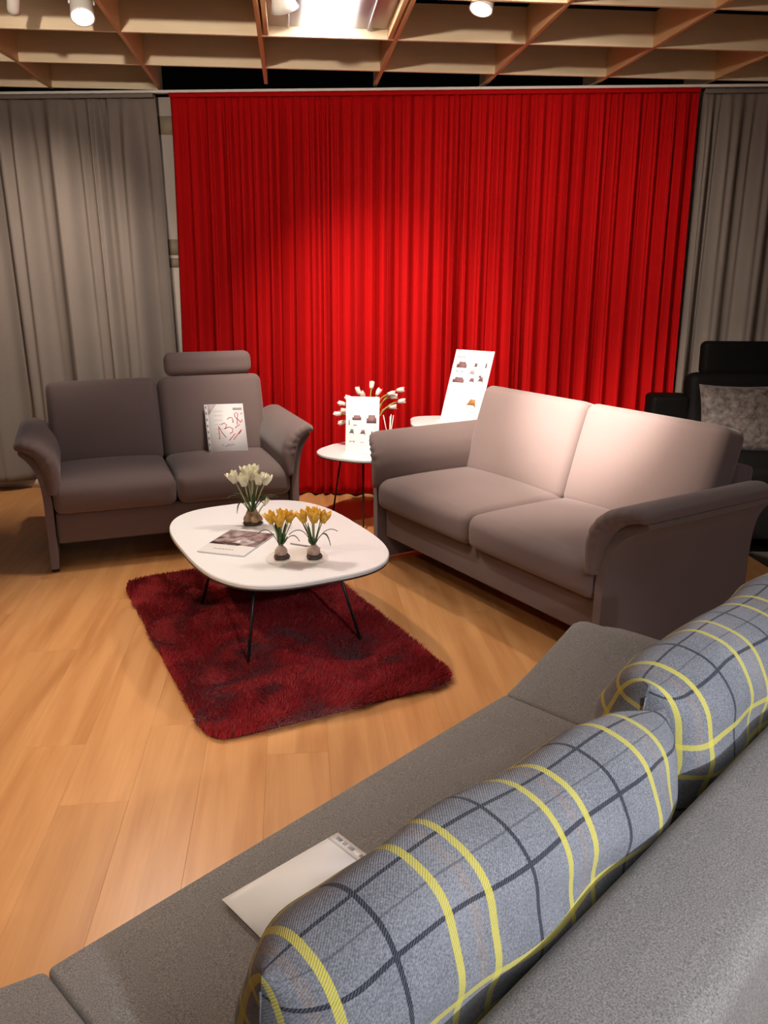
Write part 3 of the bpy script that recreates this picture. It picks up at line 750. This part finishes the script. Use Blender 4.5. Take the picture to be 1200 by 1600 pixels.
crocus('yellow crocus on one bulb, left one on the glass plate', (-.405, 3.052, TZ + .003), 0, M['yellow'], [(0, 0, .01, .026, .046)],
  [(-.004, .002, z1, -.028, 0, .092, .05, .019, .25), (.003, -.003, z1, -.002, -.01, .085, .052, .020, .2), (.006, .004, z1, .026, .004, .095, .05, .019, .15), (0, .006, z1, .004, .015, .10, .046, .017, .2)],
  [((-.006, 0, z1), (-.045, -.005, .15), (-.085, -.01, .105), .008), ((0, -.006, z1), (.002, -.012, .11), (-.006, -.015, .165), .016), ((.006, -.004, z1), (.022, -.01, .10), (.045, -.012, .15), .013), ((.006, .002, z1), (.05, -.004, .125), (.075, -.008, .072), .010), ((-.004, .004, z1), (-.02, .01, .11), (-.018, .014, .15), .012), ((.004, .006, z1), (.012, .02, .1), (.02, .03, .14), .012), ((.002, -.008, z1), (.02, -.02, .07), (.03, -.03, .10), .012)],
  .25, 4, M['bulb'])
crocus('yellow crocus on one bulb, right one on the glass plate', (-.277, 3.056, TZ + .003), 0, M['yellow'], [(0, 0, .01, .027, .048)],
  [(-.004, .002, z1, -.03, 0, .095, .05, .019, .3), (.003, -.003, z1, .002, -.01, .098, .054, .022, .25), (.006, .004, z1, .03, .004, .092, .052, .020, .25), (0, .006, z1, -.006, .018, .105, .05, .018, .2)],
  [((-.006, 0, z1), (-.04, -.004, .15), (-.095, -.008, .098), .009), ((0, -.006, z1), (-.012, -.014, .10), (-.018, -.018, .15), .017), ((.006, -.004, z1), (.016, -.01, .10), (.028, -.012, .152), .014), ((.006, .002, z1), (.05, -.008, .15), (.068, -.014, .055), .012), ((.006, .004, z1), (.05, .01, .14), (.095, .014, .105), .004), ((-.004, .004, z1), (-.03, .01, .12), (-.045, .014, .145), .012), ((-.003, -.008, z1), (-.014, -.016, .06), (-.012, -.02, .10), .015)],
  .25, 9, M['bulb'])
crocus('cream white crocuses growing from a cluster of brown bulbs', (-.592, 3.52, TZ), 0, M['cream'], [(-.016, -.012, .01, .021, .042), (.014, -.018, .01, .019, .036), (.03, .004, .01, .018, .034), (-.008, .012, .014, .022, .062), (.008, .008, .02, .02, .06)],
  [(-.012, 0, .06, -.055, 0, .135, .056, .021, .25), (-.004, -.006, .06, -.018, -.01, .125, .056, .023, .2), (.002, .002, .06, .004, -.006, .15, .06, .024, .2), (.008, -.004, .06, .028, -.004, .13, .056, .022, .25), (.004, .006, .06, -.02, .015, .155, .055, .021, .2), (.012, .004, .06, .05, .004, .125, .05, .019, .1), (0, 0, .06, .012, .02, .165, .05, .02, .2), (.03, -.012, .05, .032, -.014, .05, .04, .009, .0)],
  [((-.01, 0, .06), (-.05, 0, .17), (-.112, .004, .115), .014), ((-.01, -.004, .06), (-.055, -.012, .15), (-.062, -.02, .055), .016), ((.008, 0, .06), (.05, .004, .16), (.118, .01, .125), .018), ((.01, .004, .06), (.06, .01, .14), (.095, .02, .12), .016), ((0, -.008, .06), (-.01, -.016, .12), (-.022, -.02, .16), .016), ((.006, -.008, .06), (.016, -.014, .12), (.014, -.016, .15), .015), ((-.004, .008, .06), (-.03, .01, .15), (-.08, .01, .14), .015), ((.004, -.01, .06), (.035, -.018, .14), (.06, -.025, .10), .014)],
  .28, 12, M['bulbb'])

# ------------------------------------------------------------------ papers
def stroke(name, pts, r_, m_, parent, f):
    P3 = [f(x, y) for x, y in pts]; obj(name, tube(P3, r_, 6), m_, parent)
# price sheet leaning on the small sofa back
def local_frame(origin, xdir, ydir):
    x = Vector(xdir).normalized(); z = x.cross(Vector(ydir)).normalized(); y = z.cross(x)
    return Matrix(((x.x, y.x, z.x, origin[0]), (x.y, y.y, z.y, origin[1]), (x.z, y.z, z.z, origin[2]), (0, 0, 0, 1)))
ps = thing('price_sheet', 'price sheet with red handwritten number leaning on the small sofa', 'price sign', (-.918, 4.757, .478), R(20.5))
Mp = Matrix.Translation((0, 0, 0)) @ Matrix.Rotation(R(90 - 30), 4, 'X') @ Matrix.Rotation(R(-1.5), 4, 'Z')
PWd, PHt = .232, .312
sh = obj('sheet', xf(box(-PWd / 2 + .018, PWd / 2, 0, PHt, -.0006, .0006), Mp), M['paper'], ps)
st_ = obj('punched_strip', xf(box(-PWd / 2, -PWd / 2 + .018, 0, PHt, -.0005, .0005), Mp), M['strip'], ps)
for k in range(8):
    zc_ = .02 + k * .039; obj('punch_hole', xf(rbox(.0035, .008, .0006, .0005, 1, 1, c=(-PWd / 2 + .009, zc_, .0003)), Mp), M['inkgrey'], st_)
obj('corner_print', xf(([(-.096, PHt - .003, .0009), (-.045, PHt - .003, .0009), (-.096, PHt - .07, .0009), (-.096, PHt - .003, .0007), (-.045, PHt - .003, .0007), (-.096, PHt - .07, .0007)], [(0, 2, 1), (3, 4, 5), (0, 1, 4, 3), (1, 2, 5, 4), (2, 0, 3, 5)]), Mp), M['paperpink'], sh)
obj('logo_print', xf(box(.052, .106, PHt - .04, PHt - .026, .0007, .0011), Mp), M['inkpale'], sh)
def pm(x, y): # zoomed-crop pixels (300..400 x 610..720 at 12x) to sheet coordinates
    v = (y - 215) / 990.0; xl = 185 + 92 * v; u = (x - xl) / 740.0
    return Mp @ Vector((-PWd / 2 + u * PWd, PHt * (1 - v), .0016))
for pts in [[(475, 925), (470, 800), (458, 665)], [(458, 665), (520, 780), (595, 890)],
            [(512, 625), (560, 592), (612, 640), (585, 705), (560, 715)], [(575, 712), (660, 680), (730, 720), (720, 790), (670, 810)],
            [(620, 530), (660, 492), (715, 500), (735, 550), (725, 580)], [(725, 585), (740, 600), (735, 575)],
            [(810, 640), (812, 540), (825, 420), (790, 395), (760, 430), (775, 490), (840, 550), (890, 590), (860, 605)],
            [(880, 430), (905, 410)], [(905, 540), (900, 585)],
            [(655, 950), (720, 880), (770, 820)], [(740, 940), (810, 850), (890, 740)], [(840, 830), (885, 770)], [(770, 705), (860, 640)]]:
    stroke('marker_stroke', pts, .0021, M['inkred'], sh, pm)
for pts in [[(530, 1020), (535, 1060)], [(575, 1060), (625, 1065), (630, 1020)], [(660, 1060), (680, 1020), (700, 1055), (725, 1020), (750, 1055)], [(640, 1040), (655, 1040)]]:
    stroke('small_print', pts, .0016, M['inkgrey'], sh, pm)
for yy in (360, 450, 540, 630, 720, 810, 900):
    stroke('ruled_line', [(340 + (yy - 215) * .09, yy), (520 + (yy - 215) * .05, yy)], .0007, M['inkpale'], sh, pm)
obj('clear_sleeve', xf(box(-PWd / 2 + .018, PWd / 2 + .002, -.001, PHt, .0024, .0028), Mp), M['film'], ps)

# sheet on the lounge seat
a0 = Vector((-.288, 1.206, 0)); a1 = Vector((-.107, 1.374, 0)); sa_ = math.atan2(a1.y - a0.y, a1.x - a0.x); Lp = (a1 - a0).length + .02
fs = thing('paper_sleeve', 'white sheet in punched plastic sleeve on the lounge seat', 'paper', (a0.x, a0.y, .431), sa_)
sh2 = obj('sheet', box(0, Lp - .022, -.17, 0, 0, .0012), M['paper'], fs)
sp2 = obj('punched_strip', box(Lp - .022, Lp, -.17, 0, 0, .001), M['strip'], fs)
for k, yy in enumerate((-.018, -.036, -.054, -.085, -.12)): obj('punch_hole', rbox(.004, .005 if k % 2 else .0075, .0006, .0005, 1, 1, c=(Lp - .011, yy, .001)), M['inkgrey'], sp2)
obj('printed_line', box(.05, .16, -.1135, -.110, .0012, .0016), M['inkgrey'], sh2)
obj('fold_line', box(Lp - .026, Lp - .0225, -.17, 0, .0010, .0016), M['inkpale'], sh2)
ny_ = 14
V = []; F = []
for i in range(25):
    for j in range(ny_ + 1):
        x = Lp * i / 24; y = -.172 + .174 * j / ny_
        V.append((x, y, .0028 + .0016 * (1 + math.sin(22 * x + 30 * y)) * (1 if 0 < j < ny_ else .2)))
for i in range(24):
    for j in range(ny_): a = i * (ny_ + 1) + j; F.append((a, a + ny_ + 1, a + ny_ + 2, a + 1))
o = obj('clear_sleeve', (V, F), M['film'], fs); o.modifiers.new('s', 'SOLIDIFY').thickness = .0003

# ------------------------------------------------------------------ side tables and what stands on them
def side_table(label, loc, rz, z, a, b, p, foot, leg_r=.006):
    t = thing('side_table', label, 'side table', loc, rz, 'white side tables')
    o_ = superell(a, b, p, 72)
    obj('tabletop', prism(o_, z - .018, z, .004), M['table'], t).data.set_sharp_from_angle(angle=R(35))
    obj('edge_band', prism([(x * .995, y * .995) for x, y in o_], z - .022, z - .0185), M['steelrim'], t)
    for an in (90, 210, 330):
        c, s = math.cos(R(an)), math.sin(R(an))
        obj('leg', tube([(c * a * .6, s * b * .6, z - .022), (c * foot, s * foot, .0)], leg_r, 10), M['steel'], t)
    return t
side_table('low white side table with thin legs left of the larger sofa', (-.125, 4.985, 0), R(60), .45, .27, .27, 2.6, .24)
side_table('taller white side table behind the larger sofa armrest', (.47, 5.205, 0), R(0), .595, .30, .20, 4.0, .19)

def pics(parent, Mx, items, z=.0022):
    for (kind, x, y, w_, h, mk) in items:
        if kind == 'sofa':
            pg = [(-.5, -.5), (.5, -.5), (.5, .15), (.38, .2), (.36, .5), (-.3, .5), (-.34, .1), (-.5, .1)]
        elif kind == 'chair':
            pg = [(-.5, -.5), (-.3, -.2), (.3, -.2), (.5, -.5), (.4, .1), (.35, .5), (-.1, .5), (-.2, .1)]
        elif kind == 'table':
            pg = [(-.5, .3), (.5, .5), (.5, .3), (.2, .15), (.3, -.5), (.2, -.5), (.05, .1), (-.2, .05), (-.35, -.4), (-.4, .1)]
        else: pg = [(-.5, -.5), (.5, -.5), (.5, .5), (-.5, .5)]
        poly = [(x + px * w_, y + py * h) for px, py in pg]
        obj('printed_picture', xf(prism(poly, z - .0004, z), Mx), M[mk], parent)
s1 = thing('display_sign', 'white printed sign standing in front of the tulips', 'sign', (-.135, 4.905, .45), R(-8))
M1 = Matrix.Rotation(R(90 - 9), 4, 'X'); H1 = .335; W1 = .205
b1 = obj('sheet', xf(rbox(W1 / 2, H1 / 2, .0018, .001, 1, 1, c=(0, H1 / 2 + .004, 0)), M1), M['paper'], s1)
obj('base_lip', rbox(W1 / 2 + .012, .03, .0025, .001, 1, 1, c=(0, -.008, .0025)), M['vase'], s1)
obj('prop_leg', xf(box(-.03, .03, 0, .2, -.004, -.0025), Matrix.Translation((0, .075, .0)) @ Matrix.Rotation(R(90 + 14), 4, 'X')), M['vase'], s1)
pics(b1, M1, [('sofa', -.035, .212, .055, .03, 'inkmauve'), ('sofa', .055, .205, .06, .05, 'inkmauve'), ('rect', -.082, .182, .006, .03, 'inkgrey'), ('sofa', -.045, .168, .025, .01, 'inkpale'),
   ('chair', -.068, .125, .035, .035, 'inkgrey'), ('chair', 0, .122, .04, .034, 'inkmauve'), ('chair', .058, .118, .018, .026, 'inkgrey'), ('table', -.06, .066, .045, .014, 'inkpale'), ('table', 0, .062, .03, .009, 'inkpale')])
s2 = thing('display_sign', 'tilted printed poster board on the taller side table', 'sign', (.475, 5.16, .595), R(-38))
M2 = Matrix.Rotation(R(90 - 22), 4, 'X'); H2 = .465; W2 = .285
b2 = obj('sheet', xf(rbox(W2 / 2, H2 / 2, .002, .001, 1, 1, c=(0, H2 / 2 + .004, 0)), M2), M['paper'], s2)
obj('base_lip', rbox(W2 / 2 + .005, .025, .0025, .001, 1, 1, c=(0, -.005, .0025)), M['vase'], s2)
pics(b2, M2, [('sofa', -.075, .37, .075, .04, 'inkmauve'), ('table', -.075, .325, .08, .012, 'inkpale'), ('sofa', -.075, .27, .085, .035, 'inkmauve'), ('rect', .03, .375, .02, .025, 'inkgrey'), ('rect', .105, .375, .012, .03, 'inkgrey'),
   ('chair', .01, .322, .05, .036, 'inkpale'), ('chair', .075, .30, .03, .02, 'inkgrey'), ('chair', .02, .272, .05, .034, 'inkmauve'), ('chair', .085, .28, .05, .04, 'inkmauve'), ('table', .07, .345, .03, .01, 'inkpale'),
   ('chair', .055, .125, .085, .055, 'inkorange'), ('rect', .10, .17, .003, .14, 'inkpale'), ('rect', .085, .16, .002, .12, 'inkpale')])
for k in range(6): obj('header_mark', xf(box(-.125 + k * .011, -.117 + k * .011, .415, .43, .002, .0024), M2), M['inkpale'], b2)
for k in range(4): obj('header_mark', xf(box(.075 + k * .012, .084 + k * .012, .403, .409, .002, .0024), M2), M['inkpale'], b2)

# tulips in a vase behind the sign
VX, VY = -.095, 5.05
va = thing('vase', 'small white vase behind the printed sign', 'vase', (VX, VY, .45), 0)
obj('body', lathe([(.03, .001), (.042, .004), (.05, .05), (.046, .10), (.034, .14), (.036, .155), (.032, .154), (.03, .14), (.04, .1), (.044, .05), (.036, .012), (.002, .01)], 28), M['vase'], va)
obj('rim', lathe([(.0365, .152), (.038, .156), (.0365, .159), (.033, .158), (.032, .154)], 28), M['vase'], va)
tul = [(-.165, .21, 'l'), (-.15, .27, 'l'), (-.12, .235, 'l'), (-.16, .165, 'l'), (-.115, .305, 'l'), (-.065, .335, 't'), (-.035, .315, 't'), (.022, .365, 't'), (.06, .325, 't'), (.125, .335, 'r'), (.165, .355, 'r'), (.175, .285, 'r'), (.135, .315, 'r'), (.14, .25, 'r')]
tl_lab = ['white tulip reaching farthest left beside the printed sign', 'white tulip just above the farthest left one', 'white tulip between the left ones closest to the sign edge', 'lowest white tulip hanging left of the printed sign', 'white tulip at the upper left corner of the sign',
 'leftmost white tulip above the top edge of the sign', 'short white tulip second from left above the sign', 'tallest white tulip rising above the middle of the sign', 'small white tulip bud above the right part of the sign',
 'upper white tulip right of the sign, nearest the sign', 'white tulip at the upper far right of the bunch', 'white tulip reaching farthest right beside the sign', 'white tulip in the middle of the right hand cluster', 'lowest white tulip right of the printed sign']
for k, (dx_, dz_, g) in enumerate(tul):
    rr = random.Random(100 + k)
    t = thing('tulip', tl_lab[k], 'tulip', (VX + rr.uniform(-.012, .012), VY + rr.uniform(-.012, .012), .465), 0, 'tulips in the white vase')
    dy_ = rr.uniform(-.03, .05); zt = dz_ - .015
    p1 = Vector((dx_ * .12, dy_ * .1, .2)); p2 = Vector((dx_, dy_, zt))
    if g != 't': p1 = Vector((dx_ * .25, dy_ * .2, max(.2, zt * .95)))
    p0 = Vector((0, 0, 0)); pts = [p0 * (1 - q) ** 2 + p1 * 2 * q * (1 - q) + p2 * q * q for q in [i / 9 for i in range(10)]]
    # keep the stem inside the neck
    pts = [Vector((max(-.018, min(.018, p.x)), max(-.018, min(.018, p.y)), p.z)) if p.z < .155 else p for p in pts]
    obj('stem', tube(pts, .0032, 7), M['tulips'], t)
    dd = (p2 - p1).normalized(); tq = dd.to_track_quat('Z', 'Y').to_matrix().to_4x4()
    obj('blossom', xf(bloom(Vector((0, 0, -.003)), .050, .0205, -.3, 0, 0, rr), Matrix.Translation(p2) @ tq), M['tulipw'], t)
    if k % 2 == 0:
        b0 = pts[6]; obj('leaf', blade(b0, b0 + Vector((dx_ * .3, dy_ * .3, .06)), b0 + Vector((dx_ * .6, dy_, .03)), .016), M['tulips'], t)
# reed diffuser
rd = thing('reed_diffuser', 'white reed diffuser with thin sticks behind the sofa armrest', 'diffuser', (.032, 4.98, .45), 0)
obj('bottle', lathe([(.026, 0), (.03, .004), (.03, .06), (.022, .075), (.012, .085), (.012, .10), (.009, .10), (.009, .08)], 24), M['vase'], rd)
for (a_, b_) in ((-.036, .01), (.006, -.01), (.026, .005), (.012, .02)):
    obj('reed', tube([(-a_ * .12, 0, .02), (a_, b_, .215 + b_ * .3)], .0028, 6), M['stick'], rd)

# ------------------------------------------------------------------ black leather sofa and velvet cushion
bs = thing('leather_sofa', 'black leather sofa with headrest in the right background', 'sofa', (2.55, 4.65, 0), R(-4))
m = M['leather']
obj('base', rbox(.72, .42, .12, .02, 2, 3, c=(0, .05, .20)), m, bs)
for s in (-1, 1):
    obj('seat_cushion', rbox(.35, .36, .085, .04, 4, 6, crown(.35, .36, .085, .02), (s * .353, -.02, .40)), m, bs)
    Mb = Matrix.Translation((s * .353, .40, .66)) @ Matrix.Rotation(R(-10), 4, 'X')
    obj('back_cushion', xf(rbox(.35, .085, .255, .06, 5, 6, crown(.35, .085, .255, .0)), Mb), m, bs)
    obj('arm', rbox(.10, .46, .25, .03, 4, 4, c=(s * .81, .06, .32)), m, bs); obj('wing', rbox(.12, .10, .35, .03, 4, 4, c=(s * .80, .44, .425)), m, bs)
    Mh = Matrix.Translation((s * .353, .475, .995)) @ Matrix.Rotation(R(-4), 4, 'X')
    obj('headrest', xf(rbox(.26, .055, .105, .035, 4, 5), Mh), m, bs)
    for vv in (-.3, .4): obj('foot', lathe([(.02, 0), (.02, .08)], 12, (s * .65, vv, 0)), M['steel'], bs)
vc = thing('cushion', 'crushed grey velvet cushion on the black leather sofa', 'cushion', (2.11, 4.735, .478), R(-6))
def vp(hw, hh, tk, n=26):
    V = []; F = []
    for side in (1, -1):
        for i in range(n + 1):
            for j in range(n + 1):
                x = -1 + 2 * i / n; z = -1 + 2 * j / n
                t = tk * (max(0, 1 - x ** 4) * max(0, 1 - z ** 4)) ** .5
                pin = 1 - .07 * (1 - x * x); pin2 = 1 - .07 * (1 - z * z)
                V.append((x * hw * pin2, -side * t, z * hh * pin + hh))
    N = (n + 1) ** 2
    for i in range(n):
        for j in range(n):
            a = i * (n + 1) + j; q = (a, a + n + 1, a + n + 2, a + 1); F.append(q); F.append(tuple(reversed([v + N for v in q])))
    return V, F
obj('cover', xf(vp(.255, .205, .075), Matrix.Rotation(R(-16), 4, 'X')), M['velvet'], vc)
